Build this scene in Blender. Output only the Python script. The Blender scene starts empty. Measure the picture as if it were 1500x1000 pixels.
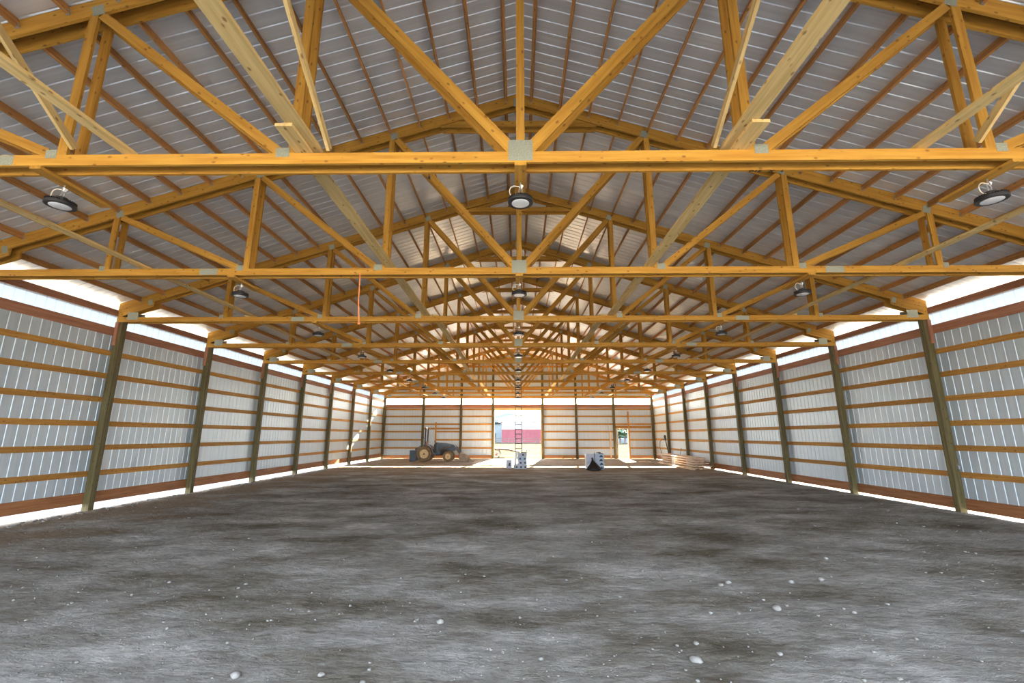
import bpy, math, random
from mathutils import Vector, Matrix, noise

random.seed(7)
S = bpy.context.scene
COL = S.collection

# ------------------------------------------------------------------ camera
cam = bpy.data.cameras.new('camera')
cam.sensor_width = 36.0
cam.lens = 646.0 * 36.0 / 1500.0
cam.clip_end = 3000
camo = bpy.data.objects.new('camera', cam)
COL.objects.link(camo)
camo.location = (-0.0451, 0.0, 1.8949)
camo.rotation_euler = (math.pi / 2 + 0.2096, 0, 0.0119)
S.camera = camo

# ------------------------------------------------------------------ sky, sun, exposure
S.view_settings.view_transform = 'Standard'
S.view_settings.look = 'None'
S.view_settings.gamma = 1.0
S.view_settings.use_curve_mapping = False
S.view_settings.exposure = 1.7
S.cycles.max_bounces = 12
S.cycles.diffuse_bounces = 7
S.cycles.glossy_bounces = 5
S.cycles.transmission_bounces = 8
S.cycles.transparent_max_bounces = 12
S.cycles.sample_clamp_indirect = 8.0

SKY_STRENGTH = 3.6
SUN_STRENGTH = 85.0
world = bpy.data.worlds.new('sky')
S.world = world
world.use_nodes = True
wn = world.node_tree
wn.nodes.clear()
wo = wn.nodes.new('ShaderNodeOutputWorld')
bg = wn.nodes.new('ShaderNodeBackground')
tc = wn.nodes.new('ShaderNodeTexCoord')
sx = wn.nodes.new('ShaderNodeSeparateXYZ')
rp = wn.nodes.new('ShaderNodeValToRGB')
rp.color_ramp.elements[0].position = 0.0
rp.color_ramp.elements[0].color = (0.88, 0.94, 1.0, 1)
rp.color_ramp.elements[1].position = 1.0
rp.color_ramp.elements[1].color = (0.62, 0.75, 0.97, 1)
bg.inputs['Strength'].default_value = SKY_STRENGTH
wn.links.new(tc.outputs['Generated'], sx.inputs[0])
wn.links.new(sx.outputs['Z'], rp.inputs[0])
wn.links.new(rp.outputs[0], bg.inputs['Color'])
wn.links.new(bg.outputs[0], wo.inputs[0])

sun = bpy.data.lights.new('sun', 'SUN')
sun.energy = SUN_STRENGTH
sun.angle = math.radians(0.6)
sun.color = (1.0, 0.84, 0.62)
suno = bpy.data.objects.new('sun', sun)
COL.objects.link(suno)
suno.location = (8, 60, 30)
suno.rotation_euler = Vector((-0.13, -1.0, -0.495)).to_track_quat('-Z', 'Y').to_euler()

# ------------------------------------------------------------------ dimensions
BAY = 3.658
Z0 = 1.0744                       # depth of truss 0
def TY(k): return Z0 + BAY * k    # depth of truss k (1..9 stand in view, 10 at the back wall)
YB = 37.60                        # face of the back wall posts
YF = -2.6                         # open front end
HC = 5.026                        # underside of the bottom chords
PX = 11.20                        # inner face of the side posts
WX = 11.38                        # inner face of the girts
SXW = 11.42                       # sheeting
SL = 0.318                        # roof slope
TH = math.atan(SL)
def UND(x): return 8.93 - SL * abs(x)      # underside of top chords
def ROOF(x): return 9.19 - SL * abs(x)     # underside of roof sheets

# ------------------------------------------------------------------ materials
def nodes(name):
    m = bpy.data.materials.new(name)
    m.use_nodes = True
    nt = m.node_tree
    return m, nt, nt.nodes['Principled BSDF']

def N(nt, t, **kw):
    n = nt.nodes.new(t)
    for k, v in kw.items():
        setattr(n, k, v)
    return n

def ramp(nt, stops):
    r = N(nt, 'ShaderNodeValToRGB')
    el = r.color_ramp.elements
    while len(el) < len(stops):
        el.new(0.5)
    for e, (p, c) in zip(el, stops):
        e.position = p
        e.color = (*c, 1)
    return r

def wood(name, light, dark, knot=(0.16, 0.07, 0.02), rough=0.6, knots=True, vary=0.25):
    m, nt, b = nodes(name)
    L = nt.links.new
    tcn = N(nt, 'ShaderNodeTexCoord')
    oi = N(nt, 'ShaderNodeObjectInfo')
    mul = N(nt, 'ShaderNodeMath', operation='MULTIPLY'); mul.inputs[1].default_value = 37.0
    L(oi.outputs['Random'], mul.inputs[0])
    add = N(nt, 'ShaderNodeVectorMath', operation='ADD')
    L(tcn.outputs['Object'], add.inputs[0]); L(mul.outputs[0], add.inputs[1])
    mp = N(nt, 'ShaderNodeMapping'); mp.inputs['Scale'].default_value = (1.2, 22, 22)
    L(add.outputs[0], mp.inputs[0])
    nz = N(nt, 'ShaderNodeTexNoise'); nz.inputs['Scale'].default_value = 1.0
    nz.inputs['Detail'].default_value = 4; nz.inputs['Roughness'].default_value = 0.6
    L(mp.outputs[0], nz.inputs['Vector'])
    r = ramp(nt, [(0.32, dark), (0.66, light)])
    L(nz.outputs['Fac'], r.inputs[0])
    col = r.outputs[0]
    if knots:
        mk = N(nt, 'ShaderNodeMapping'); mk.inputs['Scale'].default_value = (6.5, 11, 11)
        L(add.outputs[0], mk.inputs[0])
        vo = N(nt, 'ShaderNodeTexVoronoi'); vo.inputs['Scale'].default_value = 1.0
        L(mk.outputs[0], vo.inputs['Vector'])
        rk = ramp(nt, [(0.10, (1, 1, 1)), (0.21, (0, 0, 0))])
        L(vo.outputs['Distance'], rk.inputs[0])
        mx = N(nt, 'ShaderNodeMixRGB'); mx.inputs['Color2'].default_value = (*knot, 1)
        mk2 = N(nt, 'ShaderNodeMath', operation='MULTIPLY'); mk2.inputs[1].default_value = 0.75
        L(rk.outputs[0], mk2.inputs[0]); L(mk2.outputs[0], mx.inputs['Fac'])
        L(col, mx.inputs['Color1']); col = mx.outputs[0]
    hv = N(nt, 'ShaderNodeHueSaturation')
    mr = N(nt, 'ShaderNodeMapRange'); mr.inputs['To Min'].default_value = 1 - vary; mr.inputs['To Max'].default_value = 1 + vary
    L(oi.outputs['Random'], mr.inputs['Value']); L(mr.outputs[0], hv.inputs['Value'])
    L(col, hv.inputs['Color']); L(hv.outputs[0], b.inputs['Base Color'])
    b.inputs['Roughness'].default_value = rough
    b.inputs['Specular IOR Level'].default_value = 0.2
    bp = N(nt, 'ShaderNodeBump'); bp.inputs['Strength'].default_value = 0.15; bp.inputs['Distance'].default_value = 0.004
    L(nz.outputs['Fac'], bp.inputs['Height']); L(bp.outputs[0], b.inputs['Normal'])
    return m

def plain(name, col, rough=0.5, metal=0.0, var=0.08, scale=14.0, bump=0.0):
    m, nt, b = nodes(name)
    L = nt.links.new
    tcn = N(nt, 'ShaderNodeTexCoord')
    nz = N(nt, 'ShaderNodeTexNoise'); nz.inputs['Scale'].default_value = scale; nz.inputs['Detail'].default_value = 3
    L(tcn.outputs['Object'], nz.inputs['Vector'])
    r = ramp(nt, [(0.3, tuple(c * (1 - var) for c in col)), (0.7, tuple(min(1, c * (1 + var)) for c in col))])
    L(nz.outputs['Fac'], r.inputs[0]); L(r.outputs[0], b.inputs['Base Color'])
    b.inputs['Roughness'].default_value = rough
    b.inputs['Metallic'].default_value = metal
    if bump:
        bp = N(nt, 'ShaderNodeBump'); bp.inputs['Strength'].default_value = bump; bp.inputs['Distance'].default_value = 0.01
        L(nz.outputs['Fac'], bp.inputs['Height']); L(bp.outputs[0], b.inputs['Normal'])
    return m

def steel(name, col, rough, metal):
    """bare coated sheet steel; local X across the sheet, Z along the ribs"""
    m, nt, b = nodes(name)
    L = nt.links.new
    tcn = N(nt, 'ShaderNodeTexCoord'); oi = N(nt, 'ShaderNodeObjectInfo')
    mul = N(nt, 'ShaderNodeMath', operation='MULTIPLY'); mul.inputs[1].default_value = 19.0
    L(oi.outputs['Random'], mul.inputs[0])
    add = N(nt, 'ShaderNodeVectorMath', operation='ADD')
    L(tcn.outputs['Object'], add.inputs[0]); L(mul.outputs[0], add.inputs[1])
    mp = N(nt, 'ShaderNodeMapping'); mp.inputs['Scale'].default_value = (16, 3, 0.35)
    L(add.outputs[0], mp.inputs[0])
    nz = N(nt, 'ShaderNodeTexNoise'); nz.inputs['Scale'].default_value = 1.0; nz.inputs['Detail'].default_value = 3
    L(mp.outputs[0], nz.inputs['Vector'])
    r = ramp(nt, [(0.3, tuple(c * 0.86 for c in col)), (0.7, col)])
    L(nz.outputs['Fac'], r.inputs[0]); L(r.outputs[0], b.inputs['Base Color'])
    b.inputs['Metallic'].default_value = metal
    rr = N(nt, 'ShaderNodeMapRange'); rr.inputs['To Min'].default_value = rough - 0.08; rr.inputs['To Max'].default_value = rough + 0.1
    L(nz.outputs['Fac'], rr.inputs['Value']); L(rr.outputs[0], b.inputs['Roughness'])
    mp2 = N(nt, 'ShaderNodeMapping'); mp2.inputs['Scale'].default_value = (5, 2, 1.1)
    L(add.outputs[0], mp2.inputs[0])
    n2 = N(nt, 'ShaderNodeTexNoise'); n2.inputs['Scale'].default_value = 1.0; n2.inputs['Detail'].default_value = 2
    L(mp2.outputs[0], n2.inputs['Vector'])
    bp = N(nt, 'ShaderNodeBump'); bp.inputs['Strength'].default_value = 0.35; bp.inputs['Distance'].default_value = 0.02
    L(n2.outputs['Fac'], bp.inputs['Height']); L(bp.outputs[0], b.inputs['Normal'])
    return m

M = {}
M['truss'] = wood('truss_lumber', (0.54, 0.292, 0.050), (0.39, 0.18, 0.025), vary=0.12)
M['purlin'] = wood('purlin_lumber', (0.54, 0.28, 0.10), (0.38, 0.17, 0.05), vary=0.2)
M['girt'] = wood('girt_lumber', (0.47, 0.25, 0.06), (0.34, 0.15, 0.03), vary=0.14)
M['runner'] = wood('runner_lumber', (0.72, 0.54, 0.25), (0.52, 0.36, 0.14), vary=0.1)
M['red_board'] = wood('reddish_board', (0.40, 0.20, 0.12), (0.28, 0.12, 0.07), vary=0.1, knots=False)
M['skirt'] = wood('treated_skirt', (0.36, 0.16, 0.07), (0.22, 0.09, 0.035), vary=0.1, knots=False)
M['post'] = wood('treated_post', (0.155, 0.13, 0.06), (0.08, 0.066, 0.03), knot=(0.05, 0.04, 0.02), vary=0.12)
M['sawn'] = wood('sawn_board', (0.80, 0.66, 0.50), (0.64, 0.48, 0.34), vary=0.14, knots=False)
M['old_plank'] = wood('trailer_plank', (0.035, 0.018, 0.012), (0.02, 0.010, 0.007), vary=0.1, rough=0.95)
M['roof'] = steel('roof_steel', (0.74, 0.77, 0.81), 0.32, 0.35)
M['wall'] = steel('wall_steel', (0.53, 0.62, 0.69), 0.43, 0.33)
M['plate'] = plain('galvanised_plate', (0.34, 0.36, 0.29), 0.5, 0.3, 0.15, 60)
M['hanger'] = plain('galvanised_hanger', (0.42, 0.42, 0.42), 0.5, 0.6)
M['black'] = plain('black_casting', (0.018, 0.018, 0.02), 0.45)
M['rubber'] = plain('dusty_rubber', (0.10, 0.08, 0.06), 0.85, 0, 0.3, 8)
M['mud_rubber'] = plain('muddy_rubber', (0.19, 0.135, 0.075), 0.9, 0, 0.35, 7)
M['rim'] = plain('cream_rim', (0.62, 0.50, 0.28), 0.55, 0, 0.15, 9)
M['tractor'] = plain('blue_grey_paint', (0.03, 0.062, 0.095), 0.4, 0, 0.2, 5)
M['fender'] = plain('dark_fender', (0.07, 0.085, 0.115), 0.4, 0, 0.15, 5)
M['engine'] = plain('dark_engine', (0.025, 0.028, 0.032), 0.6)
M['seat'] = plain('worn_seat', (0.30, 0.14, 0.10), 0.7)
M['bucket'] = plain('worn_bucket_steel', (0.22, 0.17, 0.12), 0.5, 0.3, 0.3, 6)
M['hub'] = plain('rusty_hub', (0.14, 0.08, 0.04), 0.6)
M['headlamp'] = plain('lamp_glass', (0.75, 0.78, 0.82), 0.15)
M['red'] = plain('red_part', (0.55, 0.07, 0.03), 0.5)
M['lens'] = plain('frosted_lens', (0.78, 0.80, 0.84), 0.25, 0, 0.04, 40)
M['white'] = plain('white_plastic', (0.80, 0.80, 0.80), 0.4, 0, 0.03)
M['cable'] = plain('pale_cable', (0.62, 0.56, 0.47), 0.5)
M['cartonb'] = plain('blue_white_carton', (0.42, 0.54, 0.68), 0.6, 0, 0.08, 6)
M['cartong'] = plain('grey_white_carton', (0.50, 0.55, 0.66), 0.6, 0, 0.10, 6)
M['print'] = plain('dark_print', (0.03, 0.05, 0.09), 0.6)
M['bag'] = plain('black_plastic_bag', (0.012, 0.012, 0.014), 0.28, 0, 0.2, 9, 0.5)
M['ladder'] = plain('dark_ladder', (0.03, 0.03, 0.03), 0.5)
M['rail'] = plain('pale_ladder_rail', (0.12, 0.12, 0.12), 0.45, 0.3)
M['strap'] = plain('orange_strap', (0.75, 0.22, 0.08), 0.6)
M['galv'] = plain('grey_pipe', (0.35, 0.35, 0.36), 0.4, 0.6)
M['barn_white'] = plain('white_siding', (0.30, 0.30, 0.30), 0.6, 0, 0.05, 1)
M['barn_red'] = plain('red_siding', (0.13, 0.022, 0.034), 0.6, 0, 0.12, 1)
M['barn_grey'] = plain('grey_siding', (0.10, 0.14, 0.165), 0.6, 0, 0.1, 1)
M['barn_roof'] = plain('slate_roof', (0.03, 0.042, 0.055), 0.6, 0, 0.1, 1)
M['fence'] = plain('weathered_fence', (0.08, 0.06, 0.05), 0.8)
M['wheel_red'] = plain('red_wheel', (0.07, 0.014, 0.014), 0.5)
M['leaf'] = plain('tree_foliage', (0.05, 0.09, 0.05), 0.9, 0, 0.4, 2)
M['bark'] = plain('tree_bark', (0.10, 0.07, 0.05), 0.9)
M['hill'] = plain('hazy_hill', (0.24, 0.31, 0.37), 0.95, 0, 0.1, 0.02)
M['rock'] = plain('dusty_stone', (0.22, 0.217, 0.207), 0.9, 0, 0.2, 12, 0.3)
M['ink'] = plain('marker_ink', (0.02, 0.015, 0.015), 0.7)

def mk_clear(name, tcol, lcol):
    m, nt, b = nodes(name)
    L = nt.links.new
    nt.nodes.remove(b)
    out = nt.nodes['Material Output']
    tr = N(nt, 'ShaderNodeBsdfTransparent'); tr.inputs['Color'].default_value = (*tcol, 1)
    tl = N(nt, 'ShaderNodeBsdfTranslucent'); tl.inputs['Color'].default_value = (*lcol, 1)
    gl = N(nt, 'ShaderNodeBsdfGlossy'); gl.inputs['Roughness'].default_value = 0.15
    m1 = N(nt, 'ShaderNodeMixShader'); m1.inputs[0].default_value = 0.45
    m2 = N(nt, 'ShaderNodeMixShader'); m2.inputs[0].default_value = 0.05
    L(tr.outputs[0], m1.inputs[1]); L(tl.outputs[0], m1.inputs[2])
    L(m1.outputs[0], m2.inputs[1]); L(gl.outputs[0], m2.inputs[2])
    L(m2.outputs[0], out.inputs[0])
    return m
M['clear'] = mk_clear('clear_polycarbonate', (0.10, 0.114, 0.127), (0.13, 0.15, 0.173))
M['clear_end'] = mk_clear('clear_end_panel', (0.85, 0.88, 0.92), (0.7, 0.75, 0.8))

def mk_floor():
    m, nt, b = nodes('dirt_floor')
    L = nt.links.new
    tcn = N(nt, 'ShaderNodeTexCoord')
    big = N(nt, 'ShaderNodeTexNoise'); big.inputs['Scale'].default_value = 0.55; big.inputs['Detail'].default_value = 9
    big.inputs['Roughness'].default_value = 0.68
    mp = N(nt, 'ShaderNodeMapping'); mp.inputs['Scale'].default_value = (0.8, 1.5, 1)
    L(tcn.outputs['Object'], mp.inputs[0]); L(mp.outputs[0], big.inputs['Vector'])
    r1 = ramp(nt, [(0.36, (0.20, 0.178, 0.135)), (0.46, (0.37, 0.355, 0.32)), (0.55, (0.535, 0.53, 0.515)), (0.66, (0.80, 0.80, 0.79))])
    L(big.outputs['Fac'], r1.inputs[0])
    med = N(nt, 'ShaderNodeTexNoise'); med.inputs['Scale'].default_value = 5.0; med.inputs['Detail'].default_value = 8
    med.inputs['Roughness'].default_value = 0.72
    mp2 = N(nt, 'ShaderNodeMapping'); mp2.inputs['Scale'].default_value = (1.0, 2.4, 1); mp2.inputs['Rotation'].default_value = (0, 0, 0.3)
    L(tcn.outputs['Object'], mp2.inputs[0]); L(mp2.outputs[0], med.inputs['Vector'])
    r2 = ramp(nt, [(0.32, (0.52, 0.51, 0.49)), (0.62, (1.0, 1.0, 1.0))])
    L(med.outputs['Fac'], r2.inputs[0])
    mul = N(nt, 'ShaderNodeMixRGB', blend_type='MULTIPLY'); mul.inputs['Fac'].default_value = 0.9
    L(r1.outputs[0], mul.inputs['Color1']); L(r2.outputs[0], mul.inputs['Color2'])
    # brown loose soil towards the back and along the left wall
    sp = N(nt, 'ShaderNodeSeparateXYZ'); L(tcn.outputs['Object'], sp.inputs[0])
    far = N(nt, 'ShaderNodeMapRange'); far.inputs['From Min'].default_value = 16; far.inputs['From Max'].default_value = 26
    L(sp.outputs['Y'], far.inputs['Value'])
    lef = N(nt, 'ShaderNodeMapRange'); lef.inputs['From Min'].default_value = -6.0; lef.inputs['From Max'].default_value = -10.0
    L(sp.outputs['X'], lef.inputs['Value'])
    mxx = N(nt, 'ShaderNodeMath', operation='MAXIMUM'); L(far.outputs[0], mxx.inputs[0]); L(lef.outputs[0], mxx.inputs[1])
    ad = N(nt, 'ShaderNodeMath', operation='MULTIPLY_ADD')
    L(big.outputs['Fac'], ad.inputs[0]); ad.inputs[1].default_value = -1.6; ad.inputs[2].default_value = 0.9
    ad2 = N(nt, 'ShaderNodeMath', operation='ADD'); L(ad.outputs[0], ad2.inputs[0]); L(mxx.outputs[0], ad2.inputs[1])
    sm = N(nt, 'ShaderNodeMapRange', interpolation_type='SMOOTHSTEP'); sm.inputs['From Min'].default_value = 0.45; sm.inputs['From Max'].default_value = 1.25
    sm.inputs['To Max'].default_value = 0.85
    L(ad2.outputs[0], sm.inputs['Value'])
    soil = ramp(nt, [(0.3, (0.24, 0.175, 0.12)), (0.7, (0.50, 0.38, 0.26))])
    L(med.outputs['Fac'], soil.inputs[0])
    mx = N(nt, 'ShaderNodeMixRGB'); L(sm.outputs[0], mx.inputs['Fac'])
    L(mul.outputs[0], mx.inputs['Color1']); L(soil.outputs[0], mx.inputs['Color2'])
    # pale grit
    vo = N(nt, 'ShaderNodeTexVoronoi'); vo.inputs['Scale'].default_value = 16.0
    L(tcn.outputs['Object'], vo.inputs['Vector'])
    rv = ramp(nt, [(0.07, (1, 1, 1)), (0.14, (0, 0, 0))]); L(vo.outputs['Distance'], rv.inputs[0])
    gm = N(nt, 'ShaderNodeMath', operation='MULTIPLY'); gm.inputs[1].default_value = 0.5; L(rv.outputs[0], gm.inputs[0])
    mg = N(nt, 'ShaderNodeMixRGB'); mg.inputs['Color2'].default_value = (0.45, 0.45, 0.44, 1)
    L(gm.outputs[0], mg.inputs['Fac']); L(mx.outputs[0], mg.inputs['Color1'])
    L(mg.outputs[0], b.inputs['Base Color'])
    b.inputs['Roughness'].default_value = 0.92
    b.inputs['Specular IOR Level'].default_value = 0.1
    fin = N(nt, 'ShaderNodeTexNoise'); fin.inputs['Scale'].default_value = 22; fin.inputs['Detail'].default_value = 6; fin.inputs['Roughness'].default_value = 0.7
    L(tcn.outputs['Object'], fin.inputs['Vector'])
    sm2 = N(nt, 'ShaderNodeMath', operation='MULTIPLY_ADD'); sm2.inputs[1].default_value = 2.5
    L(med.outputs['Fac'], sm2.inputs[0]); L(fin.outputs['Fac'], sm2.inputs[2])
    bp = N(nt, 'ShaderNodeBump'); bp.inputs['Strength'].default_value = 0.9; bp.inputs['Distance'].default_value = 0.075
    L(sm2.outputs[0], bp.inputs['Height']); L(bp.outputs[0], b.inputs['Normal'])
    return m
M['floor'] = mk_floor()

def mk_ground(name, c1, c2, scale):
    m, nt, b = nodes(name)
    L = nt.links.new
    tcn = N(nt, 'ShaderNodeTexCoord')
    nz = N(nt, 'ShaderNodeTexNoise'); nz.inputs['Scale'].default_value = scale; nz.inputs['Detail'].default_value = 7; nz.inputs['Roughness'].default_value = 0.7
    L(tcn.outputs['Object'], nz.inputs['Vector'])
    r = ramp(nt, [(0.35, c1), (0.65, c2)])
    L(nz.outputs['Fac'], r.inputs[0]); L(r.outputs[0], b.inputs['Base Color'])
    b.inputs['Roughness'].default_value = 0.95
    b.inputs['Specular IOR Level'].default_value = 0.0
    bp = N(nt, 'ShaderNodeBump'); bp.inputs['Strength'].default_value = 0.5; bp.inputs['Distance'].default_value = 0.05
    L(nz.outputs['Fac'], bp.inputs['Height']); L(bp.outputs[0], b.inputs['Normal'])
    return m
M['gravel'] = mk_ground('pale_gravel', (0.17, 0.16, 0.145), (0.30, 0.29, 0.265), 2.0)
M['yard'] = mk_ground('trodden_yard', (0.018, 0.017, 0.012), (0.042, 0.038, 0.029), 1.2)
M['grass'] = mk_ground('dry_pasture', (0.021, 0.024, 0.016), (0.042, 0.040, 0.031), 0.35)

# ------------------------------------------------------------------ helpers
def mesh(name, v, f, smooth=False):
    me = bpy.data.meshes.new(name)
    me.from_pydata(v, [], f)
    if smooth:
        me.polygons.foreach_set('use_smooth', [True] * len(me.polygons))
    me.update()
    return me

def link(name, me, mat, parent=None, mw=None):
    """mw is the wanted world matrix; parents are never rotated"""
    if mat is not None and len(me.materials) == 0:
        me.materials.append(mat)
    o = bpy.data.objects.new(name, me)
    COL.objects.link(o)
    mw = mw or Matrix.Identity(4)
    if parent is not None:
        o.parent = parent
        mw = Matrix.Translation(-WORLD[parent.name]) @ mw
        WORLD[o.name] = WORLD[parent.name] + mw.translation
    else:
        WORLD[o.name] = mw.translation.copy()
    o.matrix_basis = mw
    return o
WORLD = {}

def empty(name, loc, label=None, cat=None, group=None, kind=None):
    o = bpy.data.objects.new(name, None)
    COL.objects.link(o)
    o.location = loc
    o.empty_display_size = 0.2
    WORLD[o.name] = Vector(loc)
    tag(o, label, cat, group, kind)
    return o

def tag(o, label=None, cat=None, group=None, kind=None):
    if label: o['label'] = label
    if cat: o['category'] = cat
    if group: o['group'] = group
    if kind: o['kind'] = kind
    return o

BM = {}
def board_mesh(L, w, t, s0=0.0, s1=0.0, mat=None):
    """X 0..L along the grain, Z is the width, Y the thickness; s0/s1 shear the end cuts"""
    key = (round(L, 3), round(w, 3), round(t, 3), round(s0, 3), round(s1, 3), mat.name if mat else '')
    if key in BM: return BM[key]
    h, q = w / 2, t / 2
    v = []
    for (x, s) in ((0, s0), (L, s1)):
        for z in (-h, h):
            for y in (-q, q):
                v.append((x + s * z, y, z))
    f = [(0, 1, 3, 2), (4, 6, 7, 5), (0, 4, 5, 1), (2, 3, 7, 6), (0, 2, 6, 4), (1, 5, 7, 3)]
    me = mesh('board', v, f)
    if mat: me.materials.append(mat)
    BM[key] = me
    return me

def frame(p0, p1, up):
    x = (Vector(p1) - Vector(p0))
    L = x.length
    x.normalize()
    y = Vector(up).cross(x).normalized()
    z = x.cross(y)
    m = Matrix((x, y, z)).transposed().to_4x4()
    m.translation = Vector(p0)
    return m, L

def board(name, p0, p1, w, t, mat, parent=None, up=(0, 0, 1), s0=0.0, s1=0.0):
    """w measured towards `up`, t sideways"""
    m, L = frame(p0, p1, up)
    return link(name, board_mesh(L, w, t, s0, s1, mat), mat, parent, m)

class MB:
    """collects primitives into one mesh"""
    def __init__(s): s.v, s.f = [], []
    def add(s, v, f):
        n = len(s.v)
        s.v += [tuple(p) for p in v]
        s.f += [tuple(i + n for i in q) for q in f]
        return s
    def box(s, c, d, rot=None, taper=1.0):
        hx, hy, hz = d[0] / 2, d[1] / 2, d[2] / 2
        v = []
        for z in (-hz, hz):
            k = taper if z > 0 else 1
            for x, y in ((-hx, -hy), (hx, -hy), (hx, hy), (-hx, hy)):
                p = Vector((x * k, y * k, z))
                if rot is not None: p = rot @ p
                v.append(p + Vector(c))
        return s.add(v, [(0, 3, 2, 1), (4, 5, 6, 7), (0, 1, 5, 4), (1, 2, 6, 5), (2, 3, 7, 6), (3, 0, 4, 7)])
    def bar(s, p0, p1, w, t, up=(0, 0, 1)):
        m, L = frame(p0, p1, up)
        q = board_mesh(L, w, t)
        return s.add([m @ x.co for x in q.vertices], [tuple(p.vertices) for p in q.polygons])
    def tube(s, pts, r, n=8, cap=True):
        pts = [Vector(p) for p in pts]
        rr = r if isinstance(r, (list, tuple)) else [r] * len(pts)
        v, f = [], []
        d0 = (pts[1] - pts[0]).normalized()
        a = d0.orthogonal().normalized()
        for i, p in enumerate(pts):
            d = (pts[min(i + 1, len(pts) - 1)] - pts[max(i - 1, 0)]).normalized()
            a = (a - d * a.dot(d)).normalized()
            b = d.cross(a)
            for k in range(n):
                t = 2 * math.pi * k / n
                v.append(p + (a * math.cos(t) + b * math.sin(t)) * rr[i])
        for i in range(len(pts) - 1):
            for k in range(n):
                k2 = (k + 1) % n
                f.append((i * n + k, i * n + k2, (i + 1) * n + k2, (i + 1) * n + k))
        if cap:
            f.append(tuple(reversed(range(n))))
            f.append(tuple(range((len(pts) - 1) * n, len(pts) * n)))
        return s.add(v, f)
    def lathe(s, prof, n=24, m=None, ring=False):
        """profile of (radius, z) turned about Z"""
        v, f = [], []
        m = m or Matrix.Identity(4)
        for r, z in prof:
            for k in range(n):
                t = 2 * math.pi * k / n
                v.append(m @ Vector((r * math.cos(t), r * math.sin(t), z)))
        for i in range(len(prof) - 1):
            for k in range(n):
                k2 = (k + 1) % n
                f.append((i * n + k, i * n + k2, (i + 1) * n + k2, (i + 1) * n + k))
        if ring:
            q = (len(prof) - 1) * n
            for k in range(n):
                k2 = (k + 1) % n
                f.append((q + k, q + k2, k2, k))
        else:
            f.append(tuple(reversed(range(n))))
            f.append(tuple(range((len(prof) - 1) * n, len(prof) * n)))
        return s.add(v, f)
    def prism(s, poly, y0, y1):
        """polygon of (x, z) pushed along Y"""
        n = len(poly)
        v = [(x, y0, z) for x, z in poly] + [(x, y1, z) for x, z in poly]
        f = [tuple(range(n)), tuple(reversed(range(n, 2 * n)))]
        f += [((i + 1) % n, i, n + i, n + (i + 1) % n) for i in range(n)]
        return s.add(v, f)
    def build(s, name, mat, parent=None, smooth=False, at=(0, 0, 0)):
        me = mesh(name, s.v, s.f, smooth)
        return link(name, me, mat, parent, Matrix.Translation(Vector(at)))

# ------------------------------------------------------------------ ribbed sheets
PITCH = 0.2286
def profile(width):
    pts = [(0.0, 0.0)]
    x = 0.0
    while x < width - 1e-6:
        for dx, y in ((0.097, 0.0), (0.108, 0.012), (0.121, 0.012), (0.132, 0.0), (PITCH, 0.0)):
            if x + dx <= width + 1e-6: pts.append((x + dx, y))
        x += PITCH
    if pts[-1][0] < width - 1e-4: pts.append((width, 0.0))
    return pts
SM = {}
def sheet_mesh(width, z0, z1, mat, top=None):
    key = (round(width, 3), round(z0, 3), round(z1, 3), mat.name) if top is None else None
    if key in SM: return SM[key]
    P = profile(width)
    v = [(x, y, z0) for x, y in P] + [(x, y, top(x) if top else z1) for x, y in P]
    n = len(P)
    f = [(i, i + 1, n + i + 1, n + i) for i in range(n - 1)]
    me = mesh('sheet', v, f)
    me.materials.append(mat)
    if key: SM[key] = me
    return me

SHW = 0.9144
def rowspan(a, b, step=SHW):
    out = []
    x = a
    while x < b - 1e-3:
        out.append((x, min(step, b - x)))
        x += step
    return out

# ------------------------------------------------------------------ floor and ground
def floor_h(x, y):
    amp = 1.0 if y < 16 else max(0.25, 1.0 - (y - 16) / 8)
    h = 0.030 * noise.noise((x * 0.45, y * 0.6, 3.1)) + 0.016 * noise.noise((x * 1.6, y * 2.6, 7.7))
    if y < 20:
        h += 0.014 * noise.noise((x * 4.0, y * 6.5, 1.3)) + 0.008 * noise.noise((x * 11.0, y * 15.0, 5.3))
    edge = max(0.0, abs(x) - 10.7) / 0.7
    return h * amp * (1 - min(1, edge) * 0.6) - 0.035 * min(1.0, edge)

ys = [-3.0]
while ys[-1] < 37.62:
    y = ys[-1]
    ys.append(y + (0.4 if y < 2 else min(0.34, 0.045 + max(0, y - 3) * 0.014)))
ys[-1] = 37.62
xs = [-11.45 + 22.9 * i / 210 for i in range(211)]
v = [(x, y, floor_h(x, y)) for y in ys for x in xs]
W_ = len(xs)
f = [(j * W_ + i, j * W_ + i + 1, (j + 1) * W_ + i + 1, (j + 1) * W_ + i) for j in range(len(ys) - 1) for i in range(W_ - 1)]
fl = link('floor', mesh('floor', v, f, True), M['floor'])
tag(fl, 'grey packed dirt floor with pale dust patches and brown soil', kind='structure')
gy = link('ground', mesh('ground', [(-260, -160, -0.09), (260, -160, -0.09), (260, 38.2, -0.09), (-260, 38.2, -0.09)], [(0, 1, 2, 3)]), M['gravel'])
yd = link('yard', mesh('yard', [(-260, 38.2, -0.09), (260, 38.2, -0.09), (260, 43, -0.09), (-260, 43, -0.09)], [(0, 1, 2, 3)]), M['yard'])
tag(yd, 'trodden earth yard behind the barn', kind='structure')
tag(gy, 'pale gravel yard outside the barn', kind='structure')
v, f = [], []
gx = [-260, -120, -60, -30, -15, 0, 15, 30, 60, 120, 260]
gyv = [43, 50, 60, 75, 95, 125, 170, 260, 700]
for y in gyv:
    for x in gx:
        v.append((x, y, -0.09 if y == 43 else -0.05 + 0.12 * noise.noise((x * 0.05, y * 0.05, 0))))
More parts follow.
